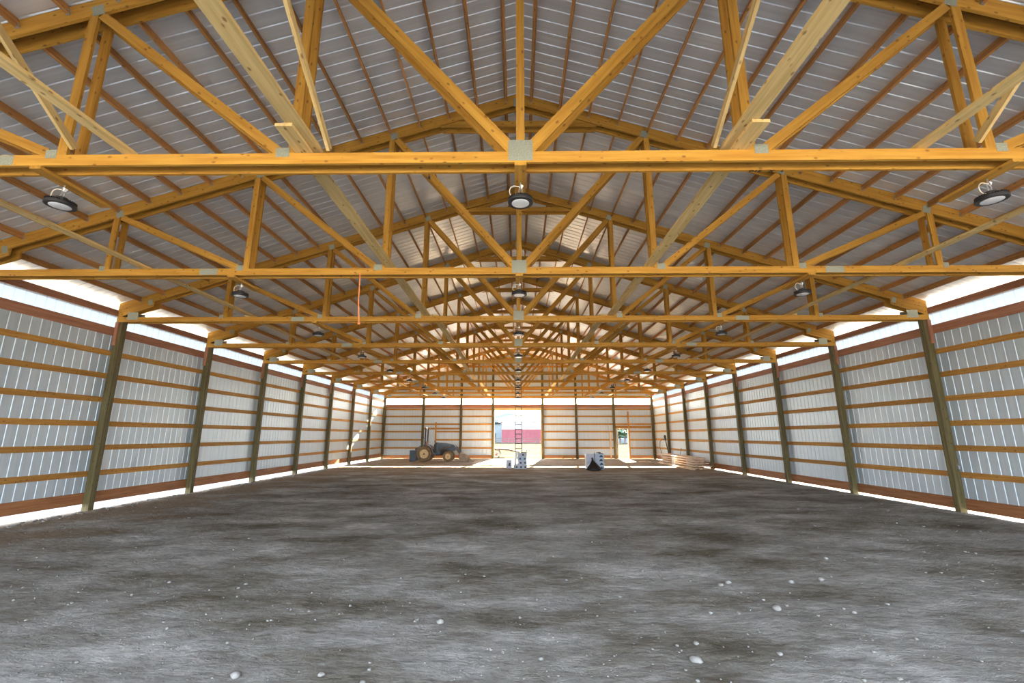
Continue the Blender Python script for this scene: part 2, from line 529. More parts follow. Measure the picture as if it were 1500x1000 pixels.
for j in range(len(gyv) - 1):
    for i in range(len(gx) - 1):
        n = len(gx)
        f.append((j * n + i, j * n + i + 1, (j + 1) * n + i + 1, (j + 1) * n + i))
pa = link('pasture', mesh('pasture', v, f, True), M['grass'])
tag(pa, 'pale green pasture beyond the gravel yard', kind='structure')

# ------------------------------------------------------------------ roof
for side, sgn in (('left', -1), ('right', 1)):
    ce = empty('ceiling_' + side, (0, 17, 9.2), 'ribbed grey steel roof underside on purlins, %s slope' % side, kind='structure')
    c, s = math.cos(TH), math.sin(TH)
    xe = 11.80
    L_ = xe / c
    if sgn < 0:
        ax, ay, az = Vector((0, 1, 0)), Vector((-s, 0, c)), Vector((c, 0, s))
    else:
        ax, ay, az = Vector((0, -1, 0)), Vector((s, 0, c)), Vector((-c, 0, s))
    rot = Matrix((ax, ay, az)).transposed().to_4x4()
    me = sheet_mesh(SHW, 0.0, L_, M['roof'])
    for i, (y, w_) in enumerate(rowspan(YF, 37.95)):
        m = rot.copy()
        m.translation = (sgn * xe, y if sgn < 0 else y + SHW, ROOF(xe))
        link('roof_sheet', me, M['roof'], ce, m)
    # purlins: hung between the trusses, tops flush with the chords
    hang = MB()
    for k in range(0, 10):
        y0, y1 = TY(k) + 0.115, TY(k + 1) - 0.115
        for i in range(18):
            x = 0.30 + 0.617 * i
            d = 0.07 * c
            z = ROOF(x) - d - 0.004
            px = sgn * (x - 0.07 * s)
            board('purlin', (px, y0, z), (px, y1, z), 0.140, 0.038, M['purlin'], ce, up=(sgn * s, 0, c))
            if k < 6:
                for yy in (y0 + 0.012, y1 - 0.012):
                    r3 = Matrix((Vector((c, 0, -sgn * s)), Vector((0, 1, 0)), Vector((sgn * s, 0, c)))).transposed()
                    hang.box((px - sgn * s * 0.03, yy, z - 0.03), (0.046, 0.024, 0.085), r3)
    tag(hang.build('joist_hanger', M['hanger'], ce), kind='stuff')
    # front overhang fascia and eave fascia
    board('fascia', (sgn * 11.80, YF, ROOF(11.8) - 0.08), (sgn * 11.80, 37.9, ROOF(11.8) - 0.08), 0.16, 0.03, M['red_board'], ce)
mb = MB()
for sgn in (-1, 1):
    mb.add([(0, YF, 9.25), (sgn * 0.3, YF, 9.25 - 0.3 * SL), (sgn * 0.3, 37.95, 9.25 - 0.3 * SL), (0, 37.95, 9.25)], [(0, 1, 2, 3)])
tag(mb.build('trim_1', M['roof']), 'steel ridge cap along the roof peak', kind='structure')

# ------------------------------------------------------------------ side walls
G_ROWS = [0.905, 1.575, 2.205, 2.855, 3.50, 4.13]
BAYS = [(YF, TY(0))] + [(TY(k), TY(k + 1)) for k in range(10)]
for side, sgn in (('left', -1), ('right', 1)):
    wl = empty('wall_' + side, (sgn * SXW, 17, 0), '%s side wall of ribbed steel with orange girts and a clear top strip' % side, kind='structure')
    if sgn < 0:
        rot = Matrix((Vector((0, 1, 0)), Vector((-1, 0, 0)), Vector((0, 0, 1)))).transposed().to_4x4()
    else:
        rot = Matrix((Vector((0, -1, 0)), Vector((1, 0, 0)), Vector((0, 0, 1)))).transposed().to_4x4()
    zs = 0.30 if sgn < 0 else 0.20
    for y, w_ in rowspan(YF, 37.84):
        m = rot.copy()
        m.translation = (sgn * SXW, y if sgn < 0 else y + w_, 0)
        link('wall_sheet', sheet_mesh(w_, zs, 4.74, M['wall']), M['wall'], wl, m)
        m2 = m.copy(); m2.translation.x += sgn * 0.012
        link('clear_panel', sheet_mesh(w_, 4.70, 5.36, M['clear']), M['clear'], wl, m2)
    for (y0, y1) in BAYS:
        for z in G_ROWS:
            board('girt', (sgn * (WX + 0.019), y0 + 0.002, z), (sgn * (WX + 0.019), y1 - 0.002, z), 0.140, 0.038, M['girt'], wl)
        board('strip_sill', (sgn * (WX + 0.019), y0 + 0.002, 4.745), (sgn * (WX + 0.019), y1 - 0.002, 4.745), 0.235, 0.038, M['red_board'], wl)
        board('eave_header', (sgn * (WX + 0.019), y0 + 0.002, 5.285), (sgn * (WX + 0.019), y1 - 0.002, 5.285), 0.17, 0.038, M['red_board'], wl)
        zk = 0.285 if sgn < 0 else 0.178
        board('skirt_board', (sgn * (WX + 0.019), y0 + 0.002, zk), (sgn * (WX + 0.019), y1 - 0.002, zk), 0.285, 0.038, M['skirt'], wl)

# ------------------------------------------------------------------ back wall
wb = empty('wall_back', (0, 37.8, 0), 'back end wall of ribbed steel with orange girts and a clear strip', kind='structure')
BY = 37.82
D1 = (-1.975, 1.955, 3.967)
D2 = (8.33, 9.17, 2.42)
def bsheet(x, w_, z0, z1, mat=None, name='wall_sheet', top=None, dy=0.0):
    mat = mat or M['wall']
    link(name, sheet_mesh(w_, z0, z1, mat, top), mat, wb, Matrix.Translation((x, BY + dy, 0)))
for a, b_ in ((-11.43, D1[0]), (D1[1], D2[0]), (D2[1], 11.43)):
    for x, w_ in rowspan(a, b_): bsheet(x, w_, 0.16, 4.40)
bsheet(D2[0], D2[1] - D2[0], D2[2], 4.40)
for x, w_ in rowspan(D1[0], D1[1]): bsheet(x, w_, D1[2], 4.40)
for x, w_ in rowspan(-11.43, 11.43):
    bsheet(x, w_, 4.36, 5.02, M['clear_end'], 'clear_panel', dy=0.012)
for x, w_ in rowspan(-11.43, 11.43):
    bsheet(x, w_, 4.98, 0, top=(lambda q, x=x: max(5.0, ROOF(x + q) - 0.005)))
# front gable above the wide open front end, behind the camera
wf = empty('wall_front', (0, YF, 0), 'front gable of ribbed steel above the wide open end', kind='structure')
for x, w_ in rowspan(-11.43, 11.43):
    link('wall_sheet', sheet_mesh(w_, 5.0, 0, M['wall'], (lambda q, x=x: max(5.02, ROOF(x + q) - 0.005))), M['wall'], wf, Matrix.Translation((x, YF + 0.05, 0)))
board('front_header', (-11.4, YF + 0.09, 5.12), (11.4, YF + 0.09, 5.12), 0.24, 0.038, M['red_board'], wf)
BPX = [-11.29, -7.99, -4.79, -2.10, 2.09, 4.91, 8.06, 11.29]
B_ROWS = [0.87, 1.53, 2.20, 2.82, 3.46, 4.06]
GY = YB + 0.17 + 0.019
def bgirt(x0, x1, z, w=0.14, mat='girt', name='girt'):
    board(name, (x0, GY, z), (x1, GY, z), w, 0.038, M[mat], wb)
for i in range(7):
    x0, x1 = BPX[i] + 0.002, BPX[i + 1] - 0.002
    if i != 3:
        for z in B_ROWS:
            a, b_ = x0, x1
            if i == 1 and z < 2.5: a = -6.88
            if i == 6 and z < 2.5: a = 9.215
            bgirt(a, b_, z)
        if i == 6:
            bgirt(x0, D2[0] - 0.04, 0.16, 0.26, 'skirt', 'skirt_board'); bgirt(D2[1] + 0.05, x1, 0.16, 0.26, 'skirt', 'skirt_board')
        else:
            bgirt(x0, x1, 0.16, 0.26, 'skirt', 'skirt_board')
    bgirt(x0, x1, 4.33, 0.29, 'red_board', 'strip_sill')
    bgirt(x0, x1, 5.06, 0.24, 'red_board', 'strip_header')
for z in (5.75, 6.4, 7.05, 7.7, 8.35):
    xm = (ROOF(0) - 0.12 - z) / SL
    bgirt(-xm, xm, z)
# framing of the opening that is not cut yet, left of the tractor's roll bar
board('stud', (-6.90, GY - 0.075, 0.03), (-6.90, GY - 0.075, 2.98), 0.11, 0.11, M['girt'], wb, up=(1, 0, 0))
board('framing_header', (-7.90, GY - 0.06, 2.45), (-4.88, GY - 0.06, 2.45), 0.14, 0.08, M['girt'], wb)
# openings
d1 = empty('door_1', (0, 37.7, 0), 'tall open doorway in the middle of the back wall', kind='structure')
board('jamb', (D1[0] - 0.03, 37.77, 0.0), (D1[0] - 0.03, 37.77, D1[2]), 0.06, 0.20, M['girt'], d1, up=(1, 0, 0))
board('jamb', (D1[1] + 0.03, 37.77, 0.0), (D1[1] + 0.03, 37.77, D1[2]), 0.06, 0.20, M['girt'], d1, up=(1, 0, 0))
board('door_header', (D1[0] - 0.06, 37.755, D1[2] + 0.10), (D1[1] + 0.06, 37.755, D1[2] + 0.10), 0.20, 0.05, M['runner'], d1)
d2 = empty('door_2', (8.75, 37.7, 0), 'narrow open doorway at the right of the back wall', kind='structure')
board('jamb', (D2[0] - 0.025, 37.75, 0.0), (D2[0] - 0.025, 37.75, D2[2]), 0.05, 0.20, M['sawn'], d2, up=(1, 0, 0))
board('jamb', (D2[1] + 0.025, 37.75, 0.0), (D2[1] + 0.025, 37.75, D2[2]), 0.05, 0.20, M['sawn'], d2, up=(1, 0, 0))
board('door_header', (D2[0] - 0.05, 37.75, D2[2] + 0.03), (D2[1] + 0.05, 37.75, D2[2] + 0.03), 0.06, 0.20, M['sawn'], d2)
board('lintel', (8.16, 37.74, D2[2] + 0.15), (11.15, 37.74, D2[2] + 0.15), 0.20, 0.05, M['girt'], d2)
board('king_stud', (D2[1] + 0.10, 37.70, 0.0), (D2[1] + 0.10, 37.70, 3.86), 0.10, 0.13, M['girt'], d2, up=(1, 0, 0))

# ------------------------------------------------------------------ posts
ORD = ['', 'first', 'second', 'third', 'fourth', 'fifth', 'sixth', 'seventh', 'eighth', 'ninth', 'tenth']
for side, sgn in (('left', -1), ('right', 1)):
    for k in range(1, 11):
        y = TY(k) if k < 10 else YB + 0.085
        if k < 3: lab = 'treated post of the %s wall just beyond the frame, carrying the %s truss' % (side, ORD[k])
        elif k < 10: lab = 'olive treated timber post on the %s wall, %s post from the camera' % (side, ORD[k - 2])
        else: lab = 'olive treated corner post where the %s wall meets the back wall' % side
        t = empty('timber_post', (sgn * (PX + 0.09), y, 0), lab, 'post', 'treated posts along the side walls')
        link('shaft', board_mesh(HC + 0.1 + (0.35 if k < 10 else 0.0), 0.18, 0.15, 0, 0, M['post']), M['post'], t, frame((sgn * (PX + 0.09), y, -0.1), (sgn * (PX + 0.09), y, 5), (1, 0, 0))[0])
        if k < 10:
            board('truss_block', (sgn * (PX + 0.135), y - 0.095, 4.36), (sgn * (PX + 0.135), y - 0.095, HC - 0.005), 0.10, 0.038, M['red_board'], t, up=(1, 0, 0))
        if sgn > 0 and k == 3:
            mb = MB().box((PX - 0.02 + 0.16, y - 0.10, 1.09), (0.055, 0.05, 0.10)).box((PX - 0.02 + 0.16, y - 0.127, 1.11), (0.03, 0.006, 0.03)).box((PX - 0.02 + 0.16, y - 0.127, 1.07), (0.03, 0.006, 0.03))
            tag(mb.build('outlet_box', M['galv'], t), 'small grey electrical outlet box')
names_b = {1: 'between the corner and the tractor', 2: 'behind the tractor bonnet', 3: 'at the left side of the tall doorway', 4: 'at the right side of the tall doorway', 5: 'second to the right of the tall doorway', 6: 'at the left side of the narrow doorway'}
for i in range(1, 7):
    t = empty('timber_post', (BPX[i], YB + 0.085, 0), 'olive treated post in the back wall %s' % names_b[i], 'post', 'treated posts along the back wall')
    hh = ROOF(BPX[i]) - 0.3
    link('shaft', board_mesh(hh + 0.1, 0.19, 0.17, 0, 0, M['post']), M['post'], t, frame((BPX[i], YB + 0.085, -0.1), (BPX[i], YB + 0.085, 5), (1, 0, 0))[0])

# ------------------------------------------------------------------ trusses
PLY = 0.038
def make_truss(k, plies):
    if k == 0: lab = 'double roof truss directly above the camera, outside the frame'
    elif k == 1: lab = 'nearest double roof truss in view with bright yellow bottom chord across the top'
    elif k == 10: lab = 'single end truss against the back gable wall'
    else: lab = 'orange double roof truss, %s from the camera' % ORD[k]
    y0 = TY(k) if k < 10 else YB + 0.02
    t = empty('roof_truss', (0, y0, HC), lab, 'truss', 'timber roof trusses')
    zc = HC + 0.07
    cd = 0.235                                   # chord depth
    off = cd / 2 / math.cos(TH)
    for ply in plies:
        y = y0 + ply * 0.096
        def bd(name, p0, p1, w, up=(0, 0, 1), s0=0.0, s1=0.0, th=PLY):
            return board(name, (p0[0], y, p0[1]), (p1[0], y, p1[1]), w, th, M['truss'], t, up, s0, s1)
        ch = bd('bottom_chord', (-PX - 0.16, zc), (PX + 0.16, zc), 0.14)
        if k == 1 and ply > 0:
            tx = bpy.data.curves.new('marker_writing', 'FONT')
            tx.body = 'DIE  X  L'; tx.size = 0.056; tx.align_x = 'CENTER'; tx.extrude = 0.0006; tx.offset = 0.0028
            tx.space_character = 1.5
            tx.materials.append(M['ink'])
            tmp = bpy.data.objects.new('marker_writing', tx)
            COL.objects.link(tmp)
            me = bpy.data.meshes.new_from_object(tmp)
            bpy.data.objects.remove(tmp)
            to = bpy.data.objects.new('marker_writing', me)
            COL.objects.link(to); to.parent = ch
            # chord frame is unrotated: X along, Y depth, Z up, origin at its left end
            to.matrix_basis = Matrix.Translation((PX + 0.16 + 2.98, 0.0185, -0.0720)) @ Matrix.Rotation(math.pi, 4, 'X') @ Matrix.Diagonal((1.3, 1, 1, 1))
            to['label'] = 'black marker writing under the chord'
        for s in (-1, 1):
            xa, xb = s * (PX + 0.16), 0.0
            tn = math.tan(TH)
            # plumb cuts: shear the ends so the two chords meet upright at the ridge
            bd('top_chord', (xa, UND(xa) + off), (xb, UND(xb) + off), cd, s0=tn, s1=tn)
            # webs
            vx = (2.70, 5.48, 8.30)
            for i, x in enumerate(vx):
                bd('web_post', (s * x, HC + 0.14), (s * x, UND(x) + 0.02), 0.115, up=(1, 0, 0))
                xin = (0.10, 2.88, 5.66)[i]
                xt = x - 0.10
                bd('diagonal_web', (s * xt, UND(xt) - 0.03), (s * xin, HC + 0.17), 0.135 if i == 0 else 0.115)
            # heel wedge under the top chord
            xs_ = 10.38
            o2 = 0.075 / math.cos(TH)
            bd('heel_wedge', (s * (PX + 0.1), UND(PX + 0.1) - o2), (s * xs_, UND(xs_) - o2), 0.15, s0=tn, s1=tn)
            bd('heel_block', (s * (PX + 0.08), HC + 0.14), (s * (PX + 0.08), UND(PX + 0.08)), 0.13, up=(1, 0, 0))
            # collar near the ridge
            bd('collar_tie', (s * 0.06, 8.43), (s * 1.48, 8.43), 0.13, s1=-s * s * 2.9)
        bd('king_post', (0, HC + 0.14), (0, UND(0) - 0.02), 0.10, up=(1, 0, 0))
        # nail plates on the outer face of each ply
        fy = y + (-1 if ply <= 0 else 1) * (PLY / 2 + 0.002)
        def plate(x, z, w, h, ang=0.0):
            m = Matrix.Translation((x, fy, z)) @ Matrix.Rotation(ang, 4, 'Y')
            key = ('plate', w, h)
            if key not in BM:
                q = MB().box((0, 0, 0), (w, 0.003, h))
                n_ = max(2, int(w / 0.035)); m_ = max(2, int(h / 0.04))
                for a in range(n_):
                    for b2 in range(m_):
                        q.box(((a + 0.5) * w / n_ - w / 2, -0.002, (b2 + 0.5) * h / m_ - h / 2), (0.010, 0.003, 0.016))
                me = mesh('plate', q.v, q.f); me.materials.append(M['plate']); BM[key] = me
            link('nail_plate', BM[key], M['plate'], t, m)
        plate(0, HC + 0.155, 0.285, 0.27)
        plate(0, UND(0) + 0.02, 0.22, 0.20)
        for s in (-1, 1):
            plate(s * 2.82, HC + 0.15, 0.16, 0.12)
            plate(s * 5.60, HC + 0.15, 0.13, 0.11)
            plate(s * 8.40, HC + 0.15, 0.11, 0.10)
            plate(s * 6.22, zc, 0.36, 0.125)
            for x in (2.66, 5.44, 8.25):
                plate(s * x, UND(x) + 0.06, 0.15, 0.15, s * TH)
            plate(s * 10.92, HC + 0.17, 0.30, 0.22)
            plate(s * 10.48, UND(10.48) + 0.0, 0.12, 0.16, s * TH)
    if len(plies) > 1:
        for x in (-8.3, -5.48, -2.7, 0.0, 2.7, 5.48, 8.3):
            pass
    return t
for k in range(0, 10):
    make_truss(k, (-1, 1))
make_truss(10, (-0.75,))

# ------------------------------------------------------------------ runner boards and braces along the trusses
def runner(p0, p1, w, t, lab, flat=True, name='runner_board', group='runner boards on the bottom chords'):
    m, L = frame(p0, p1, (1, 0, 0) if flat else (0, 0, 1))
    o = link(name, board_mesh(L, w, t, 0, 0, M['runner']), M['runner'], None, m)
    tag(o, lab, 'brace' if name == 'diagonal_brace' else 'board', group)
ZR = HC + 0.14 + 0.019
for side, s in (('left', -1), ('right', 1)):
    runner((s * 2.46, -1.0, ZR + 0.038), (s * 2.46, 4.95, ZR + 0.038), 0.19, 0.038, 'wide pale runner board passing over the nearest truss, %s of centre' % side)
    cuts = [(4.15, 12.3), (11.9, 19.6), (19.2, 27.0), (26.6, 37.3)]
    wh = ['its sawn end just before the nearest truss', 'lying over the third to fifth trusses', 'lying over the fifth to seventh trusses', 'reaching the back wall']
    for i, (a, b_) in enumerate(cuts):
        runner((s * (2.57 if i % 2 == 0 else 2.375), a, ZR), (s * (2.57 if i % 2 == 0 else 2.375), b_, ZR), 0.19, 0.038, 'pale inner runner board %s of centre, %s' % (side, wh[i]))
    runner((s * 4.66, -1.0, ZR), (s * 4.66, 4.95, ZR), 0.14, 0.038, 'weathered board crossing the top %s of the picture onto the nearest truss' % side)
    cuts = [(4.4, 12.3), (11.9, 19.6), (19.2, 27.0), (26.6, 37.3)]
    wh = ['from the nearest truss to the third', 'over the third to fifth trusses', 'over the fifth to seventh trusses', 'reaching the back wall']
    for i, (a, b_) in enumerate(cuts):
        xx = s * (7.50 if i % 2 == 0 else 7.66)
        runner((xx, a, ZR), (xx, b_, ZR), 0.14, 0.038, 'pale outer runner board near the %s wall, %s' % (side, wh[i]))
    runner((s * 2.28, 4.64, HC + 0.20), (s * 2.28, 1.25, 7.58), 0.09, 0.038, 'thin diagonal brace rising from the nearest truss beside its %s inner upright' % side, False, 'diagonal_brace', 'diagonal braces in front of the nearest truss')
    runner((s * 5.36, 4.64, HC + 0.24), (s * 5.36, 2.1, 7.18), 0.09, 0.038, 'diagonal brace rising from the nearest truss beside its %s outer pair of uprights' % side, False, 'diagonal_brace', 'diagonal braces in front of the nearest truss')

# ------------------------------------------------------------------ high bay lamps
def make_lamp():
    t = empty('high_bay_lamp', (0, 0, 0))
    mb = MB().lathe([(0.153, 0.0), (0.156, 0.006), (0.156, 0.030), (0.146, 0.040), (0.10, 0.046), (0.06, 0.05)], 36)
    for i in range(36):
        a = 2 * math.pi * i / 36
        r3 = Matrix.Rotation(a, 3, 'Z')
        mb.box(r3 @ Vector((0.118, 0, 0.050)), (0.066, 0.006, 0.024), r3)
    mb.build('housing', M['black'], t)
    MB().lathe([(0.02, -0.010), (0.10, -0.007), (0.122, 0.001)], 32).build('lens', M['lens'], t, True)
    MB().lathe([(0.128, -0.004), (0.142, -0.004), (0.150, 0.003)], 32).build('rim', M['black'], t)
    mb = MB().lathe([(0.075, 0.045), (0.075, 0.095), (0.06, 0.11), (0.03, 0.115)], 24)
    mb.box((0.055, -0.02, 0.08), (0.03, 0.05, 0.05))
    mb.build('driver_box', M['black'], t)
    mb = MB().tube([(-0.02, 0, 0.11), (-0.02, 0, 0.18), (0.0, 0, 0.205), (0.02, 0, 0.18), (0.02, 0, 0.11)], 0.008, 8)
    mb.tube([(0.0, -0.02, 0.20), (0, -0.012, 0.245), (0, 0.012, 0.245), (0, 0.02, 0.20)], 0.006, 6)
    mb.tube([(0, 0, 0.24), (0, 0, 0.285)], 0.008, 6)
    mb.build('hook', M['galv'], t)
    MB().box((0.012, 0.0, 0.222), (0.035, 0.03, 0.045), Matrix.Rotation(0.5, 3, 'Y')).build('connector', M['white'], t)
    pts = []
    for i in range(13):
        a = math.pi * (-0.35 + 1.35 * i / 12)
        pts.append((-0.075 - 0.062 * math.sin(a), -0.01, 0.155 - 0.075 * math.cos(a)))
    pts = [(-0.09, -0.01, 0.06)] + pts[2:] + [(0.0, 0, 0.22)]
    MB().tube(pts, 0.0065, 6).build('cable', M['cable'], t, True)
    # board that carries the lamp under both chords
    board('mounting_board', (0, -0.36, 0.305), (0, 0.56, 0.305), 0.14, 0.038, M['truss'], t, up=(1, 0, 0))
    return t
def copy_tree(o, parent=None):
    c = o.copy()
    COL.objects.link(c)
    c.parent = parent
    for ch in list(o.children):
        copy_tree(ch, c)
    return c
lamp0 = make_lamp()
used = False
for k in range(1, 10):
    for nm, x in (('centre', 0.0), ('left', -5.76), ('right', 5.76)):
        o = lamp0 if not used else copy_tree(lamp0)
        used = True
        o.location = (x, TY(k) + 0.245, HC - 0.305 - 0.019 - 0.002)
        tag(o, 'black round %s high bay lamp hanging under the %s truss' % (nm, 'nearest' if k == 1 else ORD[k]), 'lamp', 'high bay lamps under the trusses')

# orange strap hanging from the second truss
mb = MB().bar((-3.16, TY(2) - 0.14, HC + 0.02), (-3.15, TY(2) - 0.14, 4.45), 0.022, 0.004, (1, 0, 0)).bar((-3.15, TY(2) - 0.14, 4.45), (-3.11, TY(2) - 0.14, 4.02), 0.024, 0.004, (1, 0, 0)).box((-3.11, TY(2) - 0.14, 4.01), (0.05, 0.01, 0.03))
tag(mb.build('hanging_strap', M['strap']), 'thin orange strap hanging from the second truss left of centre', 'strap')
mb = MB().tube([(-1.12, TY(1) + 0.115, HC + 0.10), (-1.12, TY(1) + 0.12, HC + 0.02), (-1.12, TY(1) + 0.12, HC - 0.03)], 0.006, 6).box((-1.115, TY(1) + 0.12, HC - 0.045), (0.025, 0.02, 0.03))
tag(mb.build('cable_end', M['black']), 'short black cable end hanging from the nearest truss left of centre', 'cable')

# ------------------------------------------------------------------ ladder
t = empty('extension_ladder', (0.03, 27.9, 0), 'tall dark ladder standing in front of the doorway, leaning on a far truss', 'ladder')
b0, b1 = Vector((0, 27.75, 0.0)), Vector((0, 30.16, 5.75))
for s in (-1, 1):
    board('rail', (0.03 + s * 0.20, b0.y, b0.z), (0.03 + s * 0.20, b1.y, b1.z), 0.042, 0.085, M['rail'], t, up=(1, 0, 0))
for i in range(19):
    p = b0.lerp(b1, (i + 0.7) / 19.5)
    m = MB().bar((0.03 - 0.19, p.y, p.z), (0.03 + 0.19, p.y, p.z), 0.048, 0.05)
    m.build('rung', M['ladder'], t)

# ------------------------------------------------------------------ cartons
def carton(x0, x1, y0, z, h, mat, lab, group, tri=False, depth=0.5, prints=2, rz=0.0):
    w = x1 - x0
    t = empty('carton', ((x0 + x1) / 2, y0 + depth / 2, z), lab, 'box', group)
    xc, yc = (x0 + x1) / 2, y0 + depth / 2
    mb = MB().box((xc, yc, z + h / 2), (w, depth, h - 0.004))
    mb.box((xc, yc, z + h - 0.001), (w * 0.995, depth * 0.47, 0.004))
    mb.build('body', mat, t)
    yf = y0 - 0.002
    def pr(poly): MB().prism(poly, yf - 0.001, yf + 0.002).build('print', M['print'], t)
    if tri:
        cx = xc + w * 0.18
        pr([(cx - 0.12, z + h * 0.18), (cx + 0.12, z + h * 0.18), (cx + 0.03, z + h * 0.78), (cx - 0.04, z + h * 0.70)])
    else:
        for i in range(prints):
            cx = x0 + w * (i + 0.5) / prints + 0.03
            pr([(cx - 0.06, z + h * 0.3), (cx + 0.06, z + h * 0.25), (cx + 0.05, z + h * 0.65), (cx - 0.04, z + h * 0.72)])
lv = ['bottom', 'second', 'third', 'fourth']
ga = 'cartons stacked at the foot of the ladder'
carton(-0.24, 0.50, 26.3, 0.0, 0.24, M['cartong'], 'wide blue grey carton at the bottom of the stack by the ladder', ga, prints=3)
carton(-0.02, 0.50, 26.3, 0.24, 0.23, M['cartong'], 'blue grey carton second from the bottom in the ladder stack', ga)
carton(-0.05, 0.48, 26.3, 0.47, 0.22, M['cartonb'], 'blue white carton third from the bottom in the ladder stack', ga)
carton(-0.01, 0.50, 26.3, 0.69, 0.21, M['cartong'], 'topmost blue grey carton of the ladder stack', ga, prints=1)
carton(-0.70, -0.38, 26.7, 0.0, 0.48, M['cartong'], 'small upright carton standing alone left of the ladder stack', None, prints=1, depth=0.32)
mb = MB().bar((0.47, 26.55, 0.915), (0.49, 26.55, 1.04), 0.03, 0.03, (1, 0, 0)).box((0.33, 26.53, 0.918), (0.32, 0.10, 0.03)).box((0.485, 26.55, 1.04), (0.045, 0.04, 0.03))
tag(mb.build('caulking_gun', M['engine']), 'dark tool lying on top of the carton stack by the ladder', 'tool')
o = board('white_board', (-0.20, 26.98, 0.0), (-0.10, 27.06, 0.95), 0.14, 0.02, M['white'], None, up=(1, 0, 0))
tag(o, 'narrow white board upright behind the carton stack at the ladder', 'board')
gb = 'blue white cartons stacked right of the doorway'
for i in range(4):
    carton(4.33 + 0.015 * (i % 2), 4.86 + 0.015 * (i % 2), 25.85 + 0.01 * i, i * 0.215, 0.215, M['cartonb'], 'pale blue carton with dark triangle mark, %s level of the right column behind the bag' % lv[i], gb, True)
for i in range(3):
    carton(3.86, 4.30, 25.9, i * 0.285, 0.285, M['cartong'], 'greyish white carton in left column behind the black bag, %s level' % ['bottom', 'middle', 'top'][i], 'grey cartons beside the blue ones', prints=0)
# things on top
mb = MB()
mb.lathe([(0.055, 0), (0.06, 0.02), (0.06, 0.10), (0.045, 0.125), (0.03, 0.13)], 14, Matrix.Translation((4.40, 26.05, 0.862)))
tag(mb.build('white_jar', M['white'], None, True), 'small white jar on top of the right carton stack', 'jar')
mb = MB().box((4.72, 26.08, 0.885), (0.24, 0.16, 0.045)).box((4.66, 26.08, 0.93), (0.10, 0.07, 0.05)).bar((4.60, 26.08, 0.95), (4.50, 26.05, 0.925), 0.03, 0.03)
tag(mb.build('power_tool', M['engine']), 'black tool lying on top of the pale blue cartons', 'tool')

# black rubbish bag leaning on the cartons
prof = [(0.02, 0.86), (0.05, 0.84), (0.06, 0.76), (0.05, 0.70), (0.10, 0.60), (0.20, 0.44), (0.30, 0.26), (0.36, 0.12), (0.35, 0.03), (0.28, 0.0)]
n = 28
v, f = [], []
for j, (r, z) in enumerate(prof):
    for i in range(n):
        a = 2 * math.pi * i / n
        rr = r * (1 + 0.16 * noise.noise((math.cos(a) * 1.5, math.sin(a) * 1.5, z * 4)) + (0.07 if i % 2 else -0.05) * (1 if j > 2 else 0.4))
        lean = -0.10 * max(0, z) + (0.12 if z < 0.3 else 0.0) * math.cos(a) * 0.3
        v.append((4.20 + rr * math.cos(a) + lean, 25.35 + rr * math.sin(a) * 0.85 + 0.08 * z, max(0, z * 0.80)))
for j in range(len(prof) - 1):
    for i in range(n):
        f.append((j * n + i, (j + 1) * n + i, (j + 1) * n + (i + 1) % n, j * n + (i + 1) % n))
f.append(tuple(range(n))); f.append(tuple(reversed(range((len(prof) - 1) * n, len(prof) * n))))
tag(link('rubbish_bag', mesh('bag', v, f, True), M['bag']), 'black plastic rubbish bag slumped in front of the right carton stack', 'bag')

# ------------------------------------------------------------------ lumber stack at the right wall
GL = 'boards of the stack by the right wall'
LB = 'pale sawn board in the layered lumber stack by the right wall'
def lum(x, y0, y1, z, w=0.14, t=0.038, dx=0.0, lab=LB, grp=GL):
    m, L = frame((x, y0, z), (x + dx, y1, z), (1, 0, 0))
    o = link('lumber_board', board_mesh(L, w, t, 0, 0, M['sawn']), M['sawn'], None, m)
    tag(o, lab, 'board', grp)
LAY = ['bottom', 'second', 'third', 'fourth', 'top']
for j in range(5):
    z = 0.055 + j * 0.135
    for i in range(4):
        a = 26.0 + random.uniform(-0.25, 0.25) + 0.18 * j * (0.3 if j % 2 else 1)
        lum(10.02 + 0.245 * i + random.uniform(-0.02, 0.02) + 0.02 * j, a, a + 6.1 + random.uniform(-0.2, 0.3), z, 0.19, 0.055, 0.10, '%s board in the %s layer of the lumber stack by the right wall' % (['aisle side', 'second from aisle', 'third from aisle', 'wall side'][i], LAY[j]))
    if j < 4:
        for yy, wn_ in ((27.0, 'near'), (29.2, 'middle'), (31.4, 'far')):
            m, L = frame((9.92, yy, z + 0.0675), (10.98, yy, z + 0.0675), (0, 1, 0))
            o = link('spacer_strip', board_mesh(1.0, 0.09, 0.079, 0, 0, M['sawn']), M['sawn'], None, m)
            tag(o, '%s spacer strip on the %s layer of the lumber stack' % (wn_, LAY[j]), 'strip', 'spacer strips in the lumber stack')
lum(9.66, 25.3, 32.0, 0.045, 0.14, 0.038, 0.16, 'long low board on the floor along the near side of the lumber stack', None)
mb = MB()
for i in range(4):
    mb.box((9.868 + 0.004 * i, 29.15, 0.09 + 0.15 * i), (0.02, 0.55, 0.135))
tag(mb.build('wrapping_band', M['white']), 'white wrapping band down the side of the lumber stack', 'band')
for i, (x, y, l_, r) in enumerate(((11.08, 26.1, 0.5, 0.3), (11.12, 25.7, 0.6, -0.2))):
    m, L = frame((x, y, 0.05 + 0.05 * i), (x + 0.08, y + l_, 0.05 + 0.05 * i), (1, 0, 0))
    o = link('timber_block', board_mesh(L, 0.14, 0.05, 0, 0, M['skirt']), M['skirt'], None, m)
    tag(o, 'dark timber offcut by the right wall at the near end of the lumber stack, %s' % ('lower' if i == 0 else 'upper'), 'offcut')
